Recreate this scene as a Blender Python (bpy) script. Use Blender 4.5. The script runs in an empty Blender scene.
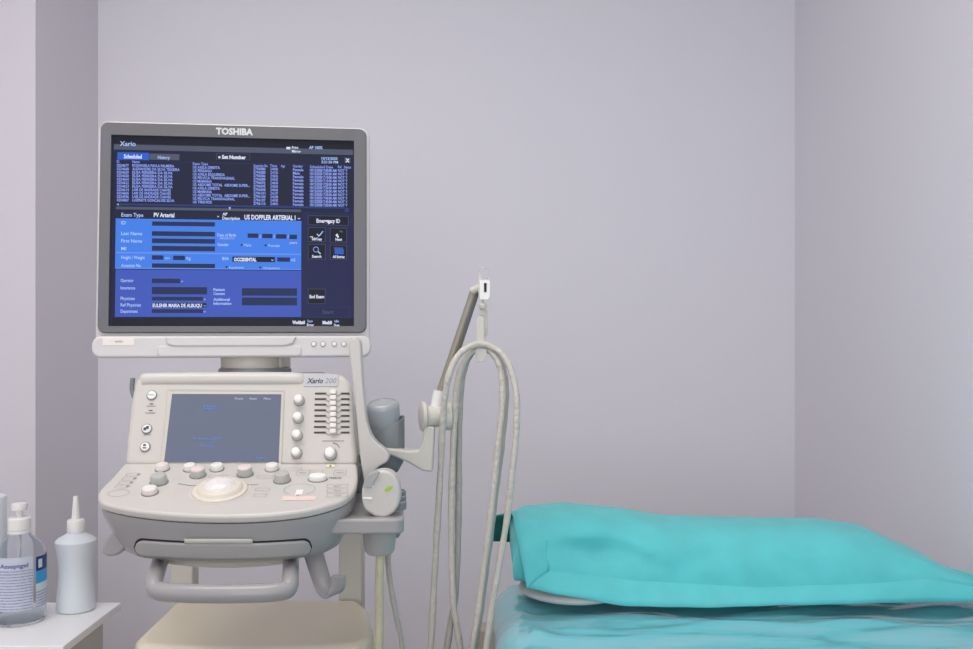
import bpy, bmesh, math, random
from math import pi, sin, cos, radians as R
from mathutils import Vector as V, Matrix
from mathutils.bvhtree import BVHTree
random.seed(4)
S = bpy.context.scene
COL = S.collection
# ---------------------------------------------------------------- camera
F, CX, CY = 950.0, 486.5, 324.5
CAM = V((0, 0, 1.25))
cd = bpy.data.cameras.new('camera'); cd.sensor_width = 36; cd.lens = F * 36 / 973; cd.clip_start = .02
cam = bpy.data.objects.new('camera', cd); COL.objects.link(cam)
cam.location = CAM; cam.rotation_euler = (R(90), 0, 0); S.camera = cam
# ---------------------------------------------------------------- world, lights, exposure
w = bpy.data.worlds.new('world'); S.world = w; w.use_nodes = True
w.node_tree.nodes['Background'].inputs[0].default_value = (.8, .85, 1, 1)
w.node_tree.nodes['Background'].inputs[1].default_value = .3
def area(name, loc, rot, sx, sy, power, col):
    l = bpy.data.lights.new(name, 'AREA'); l.shape = 'RECTANGLE'; l.size = sx; l.size_y = sy; l.energy = power; l.color = col
    o = bpy.data.objects.new(name, l); COL.objects.link(o); o.location = loc; o.rotation_euler = rot; return o
area('ceiling_lamp', (-.55, .95, 2.56), (0, 0, 0), 1.3, .7, 32, (1, .97, .94))
area('ceiling_lamp', (-.3, -1.4, 2.56), (0, 0, 0), 1.5, .9, 26, (1, .97, .94))
area('window_daylight', (-.1, -3.8, 1.5), (R(90), 0, 0), 2.2, 1.5, 72, (.955, .965, 1))
vs = S.view_settings
vs.view_transform = 'Standard'; vs.look = 'None'; vs.gamma = 1; vs.use_curve_mapping = False; vs.exposure = -0.87

# ---------------------------------------------------------------- materials
def lin(c):
    return tuple(((x/255)/12.92 if x/255 <= .04045 else ((x/255+.055)/1.055)**2.4) for x in c) + (1,)
MATS = {}
def mat(name, rgb, rough=.45, metal=0, trans=0, ior=1.45, coat=0, coatr=.1, emit=0, sheen=0, bump=0, bscale=40, bstretch=(1, 1, 1), var=0, sss=0, alpha=1, spec=.5):
    if name in MATS: return MATS[name]
    m = bpy.data.materials.new(name); m.use_nodes = True; nt = m.node_tree; b = nt.nodes['Principled BSDF']; I = b.inputs
    I['Base Color'].default_value = lin(rgb); I['Roughness'].default_value = rough; I['Metallic'].default_value = metal
    I['Transmission Weight'].default_value = trans; I['IOR'].default_value = ior; I['Specular IOR Level'].default_value = spec
    I['Coat Weight'].default_value = coat; I['Coat Roughness'].default_value = coatr; I['Sheen Weight'].default_value = sheen; I['Alpha'].default_value = alpha
    if sss: I['Subsurface Weight'].default_value = sss; I['Subsurface Radius'].default_value = (.01, .01, .01); I['Subsurface Scale'].default_value = 1
    if emit: I['Emission Color'].default_value = lin(rgb); I['Emission Strength'].default_value = emit
    tc = nt.nodes.new('ShaderNodeTexCoord'); mp = nt.nodes.new('ShaderNodeMapping'); mp.inputs['Scale'].default_value = bstretch
    nt.links.new(tc.outputs['Object'], mp.inputs[0])
    n = nt.nodes.new('ShaderNodeTexNoise'); n.inputs['Scale'].default_value = bscale; n.inputs['Detail'].default_value = 4
    nt.links.new(mp.outputs[0], n.inputs['Vector'])
    if bump:
        bp = nt.nodes.new('ShaderNodeBump'); bp.inputs['Strength'].default_value = bump; bp.inputs['Distance'].default_value = .01
        nt.links.new(n.outputs['Fac'], bp.inputs['Height']); nt.links.new(bp.outputs[0], I['Normal'])
        if coat: nt.links.new(bp.outputs[0], I['Coat Normal'])
    if var:
        r = nt.nodes.new('ShaderNodeValToRGB')
        r.color_ramp.elements[0].color = lin(tuple(max(0, x*(1-var)) for x in rgb)); r.color_ramp.elements[1].color = lin(tuple(min(255, x*(1+var*.5)) for x in rgb))
        r.color_ramp.elements[0].position = .3; r.color_ramp.elements[1].position = .7
        nt.links.new(n.outputs['Fac'], r.inputs[0]); nt.links.new(r.outputs[0], I['Base Color'])
    MATS[name] = m; return m
M = dict(
 wall=mat('wall_paint', (240, 237, 244), .7, bump=.006, bscale=120, var=.004),
 pillar=mat('pillar_panel', (228, 223, 230), .6, bump=.01, bscale=60),
 ceil=mat('ceiling_paint', (240, 240, 240), .8),
 floor=mat('floor_vinyl', (176, 172, 166), .4, var=.06, bscale=8),
 cream=mat('cream_plastic', (207, 202, 195), .34, coat=.25, coatr=.12, bump=.02, bscale=250),
 cream2=mat('housing_plastic', (217, 213, 211), .38, bump=.02, bscale=250),
 beige=mat('beige_plastic', (241, 230, 206), .42, bump=.02, bscale=200),
 post=mat('post_plastic', (212, 207, 197), .45),
 grey=mat('grey_plastic', (163, 160, 160), .34, coat=.25, coatr=.12, bump=.02, bscale=250),
 greyw=mat('warm_grey_plastic', (174, 172, 169), .4, bump=.02, bscale=250),
 dgrey=mat('dark_grey_plastic', (136, 140, 142), .45),
 bezel=mat('bezel_plastic', (108, 107, 110), .42, bump=.015, bscale=300),
 black=mat('black_rubber', (22, 22, 24), .6),
 dark=mat('dark_slot', (70, 64, 60), .6),
 white=mat('white_plastic', (244, 242, 238), .32),
 knobg=mat('knob_grey', (186, 186, 180), .4),
 knobw=mat('knob_white', (236, 232, 226), .35),
 knobp=mat('knob_pink', (228, 214, 208), .4),
 ball=mat('trackball_plastic', (236, 230, 226), .12, coat=.6, coatr=.05),
 ring=mat('ring_plastic', (226, 217, 202), .3),
 chrome=mat('chrome', (200, 200, 200), .25, metal=1),
 cable=mat('sleeved_cable', (208, 201, 191), .32, coat=.5, coatr=.18, bump=.35, bscale=130),
 cabley=mat('yellowed_cable', (206, 198, 168), .35, coat=.5, coatr=.2, bump=.3, bscale=130),
 cabled=mat('grey_cable', (184, 179, 170), .35, coat=.5, coatr=.2, bump=.3, bscale=130),
 pole=mat('pole_metal', (150, 144, 132), .38, metal=.3),
 poled=mat('pole_groove', (112, 122, 118), .4),
 teal=mat('teal_cotton', (102, 210, 213), .8, sheen=.15, bump=.10, bscale=22, var=.03),
 teal_shade=mat('teal_cotton_shaded', (16, 112, 104), .85),  # darker copy of the teal cloth, with interior shade put into the colour
 sheet=mat('teal_vinyl_sheet', (126, 206, 216), .36, coat=.8, coatr=.07, bump=.3, bscale=7, bstretch=(.8, 3.0, 1)),
 pillow=mat('white_pillow_cotton', (225, 222, 220), .8),
 frame=mat('bed_frame_paint', (205, 190, 178), .45),
 lam=mat('white_laminate', (250, 249, 250), .4),
 lamedge=mat('laminate_edge', (205, 204, 196), .5),
 milk=mat('milky_plastic', (228, 233, 238), .35, sss=.3, coat=.2),
 clear=mat('clear_plastic', (243, 247, 250), .06, trans=1, ior=1.1, spec=.6),
 cyl=mat('blue_grey_translucent_plastic', (180, 184, 188), .25, coat=.5, coatr=.1, trans=.15),
 logo=mat('logo_white', (212, 215, 218), .4),
 ink=mat('grey_ink', (150, 147, 145), .6), inkd=mat('dark_ink', (80, 80, 88), .6), inkp=mat('orange_ink', (236, 212, 202), .6),
 badge=mat('badge_silver', (196, 196, 200), .35), sticker=mat('paper_sticker', (243, 236, 228), .6),
 label=mat('drawer_label', (205, 204, 194), .5), green=mat('green_mark', (170, 206, 50), .5), yellow=mat('yellow_sticker', (236, 232, 190), .5),
)
# screen colours: the display gives off light
def em(name, rgb, s=1.0):
    m = mat(name, rgb, .3, emit=s*1.8, spec=.12); m.node_tree.nodes['Principled BSDF'].inputs['Base Color'].default_value = (.01, .01, .012, 1); return m

# ---------------------------------------------------------------- geometry helpers
WL = {}
def P(px, py, Y): return V(((px-CX)/F*Y, Y, CAM.z-(py-CY)/F*Y))
class Plane:
    def __init__(s, o, u, v): s.o = V(o); s.u = V(u).normalized(); s.v = V(v).normalized(); s.n = s.u.cross(s.v).normalized()
    def hit(s, px, py):
        d = P(px, py, 1.0)-CAM; t = (s.o-CAM).dot(s.n)/d.dot(s.n); q = CAM+d*t-s.o; return (q.dot(s.u), q.dot(s.v))
    def at(s, a, b, h=0): return s.o+s.u*a+s.v*b+s.n*h
    def w(s, px, py, h=0): return s.at(*s.hit(px, py), h)
def empty(name, loc, **k):
    o = bpy.data.objects.new(name, None); COL.objects.link(o); o.location = loc; o.empty_display_size = .05; WL[o.name] = V(loc)
    for a, b in k.items(): o[a] = b
    return o
def obj(name, bm, mats, parent=None, bevel=0, seg=3, smooth=True, angle=40, sub=0, solid=0, offset=-1, recalc=True, **k):
    if recalc: bmesh.ops.recalc_face_normals(bm, faces=bm.faces)
    if not isinstance(mats, (list, tuple)): mats = [mats]
    co = [v.co for v in bm.verts]
    c = V([(min(v[i] for v in co)+max(v[i] for v in co))/2 for i in range(3)])
    if parent is None: c.z = min(v.z for v in co)
    for v in bm.verts: v.co -= c
    me = bpy.data.meshes.new(name); bm.to_mesh(me); bm.free()
    for m in mats: me.materials.append(m)
    o = bpy.data.objects.new(name, me); COL.objects.link(o)
    WL[o.name] = c.copy()
    if parent: o.parent = parent; o.location = c-WL[parent.name]
    else: o.location = c
    if smooth:
        for p in me.polygons: p.use_smooth = True
        if not bevel: me.set_sharp_from_angle(angle=R(angle))
    if solid: m = o.modifiers.new('s', 'SOLIDIFY'); m.thickness = solid; m.offset = offset
    if bevel:
        m = o.modifiers.new('b', 'BEVEL'); m.width = bevel; m.segments = seg; m.limit_method = 'ANGLE'; m.angle_limit = R(35); m.harden_normals = smooth
    if sub: m = o.modifiers.new('u', 'SUBSURF'); m.levels = sub; m.render_levels = sub
    for a, b in k.items(): o[a] = b
    return o
def nb(): return bmesh.new()
def setm(bm, n0, mi):
    if mi:
        bm.faces.ensure_lookup_table()
        for f in bm.faces[n0:]: f.material_index = mi
def box(bm, x0, x1, y0, y1, z0, z1, mi=0):
    n = len(bm.faces); vs_ = [bm.verts.new((x, y, z)) for z in (z0, z1) for y in (y0, y1) for x in (x0, x1)]
    for f in ((0, 2, 3, 1), (4, 5, 7, 6), (0, 1, 5, 4), (2, 6, 7, 3), (0, 4, 6, 2), (1, 3, 7, 5)): bm.faces.new([vs_[i] for i in f])
    setm(bm, n, mi)
def prism(bm, pts, off, mi=0):          # pts world points (outline), extruded by vector off
    n = len(bm.faces); a = [bm.verts.new(p) for p in pts]; b = [bm.verts.new(V(p)+off) for p in pts]; k = len(a)
    bm.faces.new(a); bm.faces.new(b[::-1])
    for i in range(k): bm.faces.new((a[i], b[i], b[(i+1) % k], a[(i+1) % k]))
    setm(bm, n, mi)
def flat(bm, pts, mi=0):
    n = len(bm.faces); bm.faces.new([bm.verts.new(p) for p in pts]); setm(bm, n, mi)
def rect(bm, pl, x0, y0, x1, y1, h, mi=0):   # a rectangle squared up on the plane, from two of its corners
    a0, b0 = pl.hit(x0, y0); a1, b1 = pl.hit(x1, y1)
    flat(bm, [pl.at(a, b, h) for a, b in ((a0, b0), (a0, b1), (a1, b1), (a1, b0))], mi)
def rframe(bm, pl, x0, y0, x1, y1, h, t, mi):
    a0, b0 = pl.hit(x0, y0); a1, b1 = pl.hit(x1, y1); a0, a1 = min(a0, a1), max(a0, a1); b0, b1 = min(b0, b1), max(b0, b1)
    for A0, A1, B0, B1 in ((a0, a1, b0, b0+t), (a0, a1, b1-t, b1), (a0, a0+t, b0, b1), (a1-t, a1, b0, b1)):
        flat(bm, [pl.at(a, b, h) for a, b in ((A0, B0), (A0, B1), (A1, B1), (A1, B0))], mi)
def rr(x0, x1, y0, y1, r, n=6):
    o = []
    for cx_, cy_, a0 in ((x1-r, y1-r, 0), (x0+r, y1-r, 90), (x0+r, y0+r, 180), (x1-r, y0+r, 270)):
        for i in range(n+1): a = R(a0+90*i/n); o.append((cx_+r*cos(a), cy_+r*sin(a)))
    return o
def lathe(bm, o, ax, prof, n=32, mi=0, sx=1.0, up=None):   # prof: (radius, height)
    ax = V(ax).normalized(); t = V(up) if up else (V((1, 0, 0)) if abs(ax.x) < .9 else V((0, 1, 0)))
    u = (t-ax*t.dot(ax)).normalized(); v = ax.cross(u); n0 = len(bm.faces); rings = []
    for r, h in prof:
        if r < 1e-6: rings.append([bm.verts.new(V(o)+ax*h)])
        else: rings.append([bm.verts.new(V(o)+ax*h+u*r*sx*cos(2*pi*i/n)+v*r*sin(2*pi*i/n)) for i in range(n)])
    for A, B in zip(rings, rings[1:]):
        for i in range(n):
            j = (i+1) % n
            if len(A) == 1 and len(B) == 1: continue
            if len(A) == 1: bm.faces.new((A[0], B[i], B[j]))
            elif len(B) == 1: bm.faces.new((A[i], B[0], A[j]))
            else: bm.faces.new((A[i], B[i], B[j], A[j]))
    for ring in (rings[0], rings[-1]):
        if len(ring) > 1: bm.faces.new(ring)
    setm(bm, n0, mi)
def spl(pts, n=8):
    pts = [V(p) for p in pts]; q = [pts[0]*2-pts[1]]+pts+[pts[-1]*2-pts[-2]]; out = []
    for i in range(1, len(q)-2):
        a, b, c, d = q[i-1:i+3]
        for k in range(n):
            t = k/n; out.append(.5*((2*b)+(c-a)*t+(2*a-5*b+4*c-d)*t*t+(3*b-a-3*c+d)*t**3))
    out.append(pts[-1]); return out
def sweep(bm, pts, r, n=12, r2=None, side=None, mi=0):   # r may be a list; r2 = second radius of an elliptical section, along side x tangent
    k = len(pts); rs = r if isinstance(r, list) else [r]*k; n0 = len(bm.faces); rings = []; pu = None
    for i, p in enumerate(pts):
        t = (pts[min(i+1, k-1)]-pts[max(i-1, 0)]).normalized()
        if side is not None: u = (V(side)-t*V(side).dot(t)).normalized()
        elif pu is None: s = V((0, 1, 0)) if abs(t.y) < .9 else V((1, 0, 0)); u = (s-t*s.dot(t)).normalized()
        else: u = (pu-t*pu.dot(t)).normalized()
        pu = u; v = t.cross(u); f2 = (r2/rs[i] if r2 else 1)
        rings.append([bm.verts.new(p+u*rs[i]*cos(2*pi*j/n)+v*rs[i]*f2*sin(2*pi*j/n)) for j in range(n)])
    for A, B in zip(rings, rings[1:]):
        for i in range(n): bm.faces.new((A[i], A[(i+1) % n], B[(i+1) % n], B[i]))
    bm.faces.new(rings[0][::-1]); bm.faces.new(rings[-1]); setm(bm, n0, mi)
# lettering: font outlines turned into mesh, fitted to a width and height on a plane
fc = bpy.data.curves.new('lettering', 'FONT'); fo = bpy.data.objects.new('lettering', fc); COL.objects.link(fo)
def glyphs(s, bold=0):
    fc.body = s; fc.offset = bold; fc.resolution_u = 2; bpy.context.view_layer.update()
    me = bpy.data.meshes.new_from_object(fo.evaluated_get(bpy.context.evaluated_depsgraph_get()))
    vs_ = [v.co.copy() for v in me.vertices]; fs = [tuple(p.vertices) for p in me.polygons]; bpy.data.meshes.remove(me)
    return vs_, fs
def text(bm, s, pl, x0, x1, y, hpx, h, mi=0, bold=0, Yd=1.5, ital=0, fn=None):   # x0..x1 in px, y = centre, hpx = capital height in px
    vs_, fs = glyphs(s, bold)
    if not vs_: return
    mn = min(v.x for v in vs_); mx = max(v.x for v in vs_); a0, b0 = pl.hit(x0, y); a1, _ = pl.hit(x1, y)
    kx = (a1-a0)/(mx-mn); a_, b1 = pl.hit(x0, y-hpx/2); a_, b2 = pl.hit(x0, y+hpx/2); H = abs(b1-b2); ky = H/.7
    n0 = len(bm.faces); vv = []
    for v in vs_:
        a = a0+(v.x-mn)*kx+v.y*ky*ital; b = b0-H/2+v.y*ky
        vv.append(bm.verts.new(fn(a, b, h) if fn else pl.at(a, b, h)))
    for f in fs: bm.faces.new([vv[i] for i in f])
    setm(bm, n0, mi)

# ================================================================ THE ROOM
YB, XR, XL, YP = 2.72, .8833, -1.1124, 2.343
def struct(name, b, m): o = obj(name, b, m, smooth=False); o['kind'] = 'structure'; return o
b = nb(); box(b, -2.3, 2.0, -4.2, 3.0, -.1, 0); struct('floor', b, M['floor'])
b = nb(); box(b, -2.3, 2.0, -4.2, 3.0, 2.6, 2.7); struct('ceiling', b, M['ceil'])
b = nb(); box(b, XL-.06, XR+.12, YB, YB+.1, 0, 2.6); struct('wall_back', b, M['wall'])
b = nb(); box(b, XR, XR+.1, -4.1, YB, 0, 2.6); struct('wall_right', b, M['wall'])
b = nb(); box(b, -1.6, XL, YP, YB+.1, 0, 2.6); struct('wall_pillar', b, M['pillar'])
b = nb(); box(b, -1.7, -1.6, -4.1, YB+.1, 0, 2.6); struct('wall_left', b, M['wall'])
b = nb(); box(b, -1.6, -.85, -4.1, -4.0, 0, 2.6); box(b, .8, XR, -4.1, -4.0, 0, 2.6); box(b, -.85, .8, -4.1, -4.0, 0, .8); box(b, -.85, .8, -4.1, -4.0, 2.3, 2.6)
struct('wall_front', b, M['wall'])
b = nb(); box(b, XL, XR, YB-.012, YB, 0, .07); struct('baseboard_back', b, M['white'])
b = nb(); box(b, XR-.012, XR, -4.0, YB-.012, 0, .07); struct('baseboard_right', b, M['white'])

# ================================================================ ULTRASOUND MACHINE
ROOT = empty('ultrasound_machine', (-.40, 1.55, 0), label='cream and grey hospital ultrasound scanner with a lit monitor above its control console', category='ultrasound machine')
# ---- monitor
yaw, tilt = .1331, .0594
u = V((cos(yaw), sin(yaw), 0)); d = V((-sin(yaw), cos(yaw), 0)); v = V((0, 0, 1))*cos(tilt)+d*sin(tilt)
MP = Plane((-.3968, 1.50, 1.4013), u, v)      # front plane of the bezel, n points at the viewer
W2, H2 = .2061, .1653
b = nb()
prism(b, [MP.at(x, y, -.003) for x, y in rr(-W2-.004, W2+.005, -H2-.037, H2+.003, .017)], -MP.n*.045)
prism(b, [MP.at(x, y, -.03) for x, y in rr(-.15, .15, -.14, .12, .03)], -MP.n*.045)
mon = obj('monitor', b, M['cream2'], ROOT, bevel=.005)
b = nb()      # lower chin with its raised middle and ledge
prism(b, [MP.at(x, y, .0085) for x, y in rr(-W2-.006, W2+.007, -H2-.038, -H2-.0045, .014)], -MP.n*.03)
obj('chin_panel', b, M['cream2'], mon, bevel=.004)
b = nb()
prism(b, [MP.at(x, y, .0125) for x, y in ((-.10, -H2-.018), (-.088, -H2-.021), (.078, -H2-.021), (.092, -H2-.017), (.097, -H2-.005), (-.103, -H2-.005))], -MP.n*.008)
prism(b, [MP.at(x, y, .0105) for x, y in rr(-.115, .105, -H2-.037, -H2-.019, .007)], -MP.n*.006)
obj('chin_ledge', b, M['cream2'], mon, bevel=.003)
sa0, sb0 = MP.hit(112, 134); sa1, sb1 = MP.hit(354, 327)
sb0 = MP.hit(230, 138.3)[1]; sb1 = MP.hit(230, 326.3)[1]
b = nb()
outer = rr(-W2, W2, -H2, H2, .011, 6); n = len(outer)
inn = rr(sa0, sa1, sb1, sb0, .001, 6)
o0 = [b.verts.new(MP.at(x, y, -.004)) for x, y in outer]; o1 = [b.verts.new(MP.at(x, y, .006)) for x, y in [(x*.99, y*.988) for x, y in outer]]
i1 = [b.verts.new(MP.at(x, y, .005)) for x, y in inn]; i0 = [b.verts.new(MP.at(x, y, -.002)) for x, y in inn]
for A, B in ((o0, o1), (o1, i1), (i1, i0)):
    for i in range(n): b.faces.new((A[i], A[(i+1) % n], B[(i+1) % n], B[i]))
obj('bezel', b, M['bezel'], mon, angle=25)
b = nb(); text(b, 'TOSHIBA', MP, 216.5, 253.5, 132, 6.2, .0062, bold=.05); obj('brand_lettering', b, M['logo'], mon, smooth=False)
# screen with everything it shows
SM = [em('screen_navy', (26, 32, 58), .9), em('screen_black', (18, 22, 36), .9), em('screen_bright_blue', (66, 126, 232)), em('screen_mid_blue', (62, 88, 184)),
      em('screen_header_blue', (38, 58, 124), 1), em('screen_field', (30, 44, 84), 1), em('screen_text_white', (228, 234, 255)), em('screen_text_blue', (150, 170, 255)),
      em('screen_tab_blue', (36, 92, 205)), em('screen_grey', (78, 84, 104)), em('screen_label_blue', (176, 204, 255)), em('screen_line', (96, 150, 244)), em('screen_right_navy', (30, 34, 76))]
NV, BK, BR, MD, HD, FD, TW, TB, TAB, GR, TL, LN, RN = range(13)
b = nb(); h0 = .0003
flat(b, [MP.at(x, y, 0) for x, y in ((sa0-.002, sb0+.002), (sa0-.002, sb1-.002), (sa1+.002, sb1-.002), (sa1+.002, sb0+.002))], NV)
rc = lambda x0, y0, x1, y1, mi, k=1: rect(b, MP, x0, y0, x1, y1, h0*k, mi)
tx = lambda s, x0, x1, y, hp, mi=TW, bold=.012, k=4: text(b, s, MP, x0, x1, y, hp, h0*k, mi, bold)
rc(113, 135, 354, 151, BK); rc(302, 212, 353, 318, RN); rc(112, 318, 353.5, 327, BK)
rc(114, 149.6, 353, 149.9, GR, 2)
tx('Xario', 120, 136, 143.6, 4.6, TL); 
rc(286.5, 147, 290.5, 149.5, TW, 2); tx('Print\nMirror', 292, 301, 147.6, 2.6, TW, .02); tx('AP 100%', 309, 322.5, 147.6, 3, TL, .02)
rc(117.5, 152.2, 149, 160.4, TAB, 2); tx('Scheduled', 124, 142, 156.4, 4, TW, .03); rc(149.5, 153.6, 179.5, 160.4, GR, 2); tx('History', 158, 170, 157.4, 3.4, TL)
rframe(b, MP, 216.3, 153.2, 250, 160.2, h0*3, .0005, GR); tx('Set Number', 222, 246, 157, 3.6, TW, .04); rc(218.5, 156.3, 220.5, 158.4, TW, 3)
tx('10/12/2020', 321.5, 337.5, 158.4, 2.6, TL, .02); tx('3:21:50 PM', 321.5, 338, 162, 2.6, TL, .02)
rc(344.6, 157.6, 350.4, 163, GR, 2); tx('X', 345.6, 349.4, 160.6, 3.4, TW, .05)
rc(116, 160.6, 351, 166, HD)                        # column heads
for s, x0, x1, y in (('ID', 117, 119.5, 161.6), ('Name', 132.5, 140, 161.8), ('Exam Type', 193, 208, 163.8), ('Accession No.', 253.5, 268, 165.6), ('Time', 270, 277, 165.8), ('Age', 281, 285, 166), ('Gender', 293, 303, 166.2), ('Scheduled Date', 310, 333, 166.8), ('Ref.', 338, 342, 167), ('Status', 344, 351, 167.2)):
    tx(s, x0, x1, y, 2.6, TB)
nm = ['ROSANGELA PAULA PALMEIRA', 'ALEXANDRE DA SILVA TEIXEIRA', 'ELISA FERREIRA DA SILVA', 'ELISA FERREIRA DA SILVA', 'ELISA FERREIRA DA SILVA', 'ELISA FERREIRA DA SILVA', 'ELISA FERREIRA DA SILVA', 'LAIR DE ANDRADE CHAVES', 'LAIR DE ANDRADE CHAVES', 'LAIR DE ANDRADE CHAVES', 'LUZINETE GONCALVES SILVA']
ex = ['US AXILA DIREITA', 'US PENIANO', 'US AXILA ESQUERDA', 'US PELVICA TRANSVAGINAL', 'US MAMARIA', 'US ABDOME TOTAL  ABDOME SUPER...', 'US AXILA DIREITA', 'US MAMARIA', 'US ABDOME TOTAL  ABDOME SUPER...', 'US PELVICA TRANSVAGINAL', 'US TIREOIDE']
el = [220, 212, 225, 235, 212, 250, 220, 212, 250, 235, 212]
for i in range(11):
    y = 165.4+3.47*i
    tx('0254%03d' % (677-i*9), 117, 129, y, 2.7, TB, .02); tx(nm[i], 132.5, 132.5+len(nm[i])*1.75, y, 2.7, TB, .02)
    tx(ex[i], 193, el[i], y+1.9, 2.7, TB, .02)
    tx('2796%03d' % (80+i*3), 253.5, 265.5, y+3.5, 2.7, TB, .02); tx('2:4%d:0%d' % (i % 6, i % 9), 270.5, 278, y+3.7, 2.7, TB, .02)
    tx('Male' if i == 1 else 'Female', 293, 300 if i == 1 else 303.5, y+4.4, 2.7, TB, .02)
    tx('10/12/2020 7:%02d:00 AM' % (i*5), 310, 336.5, y+4.8, 2.7, TB, .03); tx('NOT Y', 338, 347.5, y+5.2, 2.7, TB, .02)
rc(116, 203.4, 344, 208.8, HD); rc(116, 209.3, 301, 209.6, GR, 2); tx('<', 117.5, 119, 204.6, 2.6); rc(229, 207.2, 230.6, 210, TL, 2)
rc(345, 208, 349, 212, HD, 2)
tx('Exam Type', 121.5, 143.5, 214.8, 3.8, TL); tx('PV Arterial', 154, 174.5, 215, 4.2, TW, .03); tx('v', 217, 219.4, 216.4, 1.8)
tx('AP', 222.5, 227.5, 214.2, 3, TW, .02); tx('Description', 222.5, 240, 218.2, 3, TW, .02); tx('US DOPPLER ARTERIAL I', 244.5, 295.5, 217.2, 4.6, TW, .03); tx('v', 297.5, 300.5, 218.4, 2)
rc(115.8, 218.4, 301.2, 270, BR); rc(115.6, 269.4, 301.2, 317, MD)
for y in (253.3, 268.6): rc(116, y, 301, y+.5, LN, 2)
for s, x1, y in (('ID', 126, 222.8), ('Last Name', 142.5, 233.4), ('First Name', 142.3, 240.8), ('MI', 126.5, 248.6), ('Height / Weight', 145, 257.4), ('Accession No.', 141.5, 265.4)): tx(s, 121.4, x1, y, 3.4, TL)
for s, x1, y in (('Operator', 133.8, 280.4), ('Insurance', 135.3, 287.8), ('Physician', 135, 298.4), ('Ref Physician', 141, 304.9), ('Department', 138, 311.2)): tx(s, 120.8, x1, y, 3.2, TL)
for x0, y0, x1, y1 in ((152.2, 221.4, 215, 226.6), (152, 231.2, 215, 236.6), (152, 238.4, 215, 243.8), (152, 245.8, 215, 251.4), (152, 255.3, 163.5, 259.8), (173.2, 255.6, 185, 260.2), (152, 263.4, 215, 268.2), (152, 278.6, 180, 283.2), (152, 287, 207, 294.4), (152, 296.8, 203, 300.6), (152, 303, 206.5, 307.4), (152, 309.2, 203, 313),
                       (247.6, 233.4, 258.4, 238), (262.2, 233.8, 272.5, 238.3), (276, 234.2, 286.5, 238.8), (289.4, 234.6, 297, 239.2), (277.2, 257.4, 290, 261.8), (242, 288.2, 297, 295.8), (242, 297.6, 297, 305.4)):
    rc(x0, y0, x1, y1, BK if y0 == 303 else FD, 2)
tx('cm', 164.8, 169.6, 258, 2.6, TL); tx('Kg', 186.8, 190.8, 258.4, 3, TL)
for x, y in ((182, 281.2), (204.6, 299.2), (204.6, 305.6), (204.6, 311.6)): tx('v', x-1, x+1.4, y, 1.8, TL)
tx('EULENIR MARIA DE ALBUQU', 152.8, 202, 305.4, 3.4, TW, .03)
tx('Date of Birth', 217.4, 236, 235, 3, TL); tx('MM/DD/YYYY', 220, 235, 238.4, 2, TL, 0); tx('Gender', 217.4, 229, 244.6, 3, TL)
for x, y in ((241.6, 245), (265.6, 245.4), (226.6, 267), (260.2, 267.6)): flat(b, [MP.at(MP.hit(x, y)[0]+.0016*cos(k*pi/4), MP.hit(x, y)[1]+.0016*sin(k*pi/4), h0*3) for k in range(8)], BK)
tx('Male', 244, 251.5, 245.2, 2.8, TL, 0); tx('Female', 268.6, 280, 245.6, 2.8, TL, 0); tx('years', 289.4, 297, 242.6, 2.4, TL); tx('Inpatient', 229.5, 244, 267.4, 2.4, TL, 0); tx('Outpatient', 263.4, 280, 268, 2.4, TL, 0)
for x in (260, 274, 288): tx('/', x-.5, x+1, 236.6, 3.4, TL)
tx('BSA', 222.5, 229, 258.6, 3, TL); rc(232.4, 256.6, 275, 262.2, BK, 2); tx('OCCIDENTAL', 234, 256.5, 259.5, 3.4, TW, .05); tx('v', 271, 273.6, 260, 1.8); tx('m2', 291, 295.4, 259.8, 3, TL)
for s, y in (('Patient', 289.6), ('Comment', 293.6), ('Additional', 299.4), ('Information', 303.4)): tx(s, 213.6, 213.6+len(s)*1.62, y, 2.8, TL, .02)
for x0, y0, x1, y1 in ((308, 215.6, 348.4, 225.6), (308, 227.4, 325.4, 242), (330, 228, 346.8, 242.4), (308, 244.2, 325.4, 259.4), (330, 245, 346.8, 259.8), (308, 288.8, 325.4, 304)):
    rc(x0, y0, x1, y1, BK, 2); rframe(b, MP, x0, y0, x1, y1, h0*3, .0006, GR)
tx('Emergency ID', 316.5, 340, 220.8, 3.8, TW, .03); flat(b, [MP.w(328, 220, .0016), MP.w(328, 224.6, .0016), MP.w(331, 223, .0016)], TW)
rframe(b, MP, 308, 307, 350, 317.6, h0*3, .0004, HD); tx('Start', 322.5, 333.5, 312, 3.4, GR)
tx('Edit/Copy', 312, 322, 239, 2.6, TW, .03); tx('Next', 335.5, 342, 239.4, 2.6, TW, .03); tx('Search', 312, 321.5, 256.4, 2.6, TW, .03); tx('All Entries', 332.6, 344.5, 256.8, 2.6, TW, .03); tx('End Exam', 309.6, 324.2, 296.6, 3.2, TW, .03)
def bar(x0, y0, x1, y1, t, mi):
    p, q = V(MP.w(x0, y0, .0016)), V(MP.w(x1, y1, .0016)); s = (q-p).cross(MP.n).normalized()*t; flat(b, [p-s, q-s, q+s, p+s], mi)
bar(317, 234, 319, 236.4, .0008, TL); bar(319, 236.4, 323, 231.4, .0008, TL); bar(310, 237, 313, 237, .0006, TW); bar(336, 235, 338.6, 237.6, .0012, TW); bar(337, 234, 338, 237, .001, TW); bar(339.5, 231.4, 342.6, 232, .0014, GR)
c = MP.hit(316, 249.6)
ring = [(cos(k*pi/8), sin(k*pi/8)) for k in range(16)]
for k in range(16): flat(b, [MP.at(c[0]+ring[q % 16][0]*r_, c[1]+ring[q % 16][1]*r_, .0016) for q, r_ in ((k, .0036), (k+1, .0036), (k+1, .0046), (k, .0046))], TB)
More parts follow.
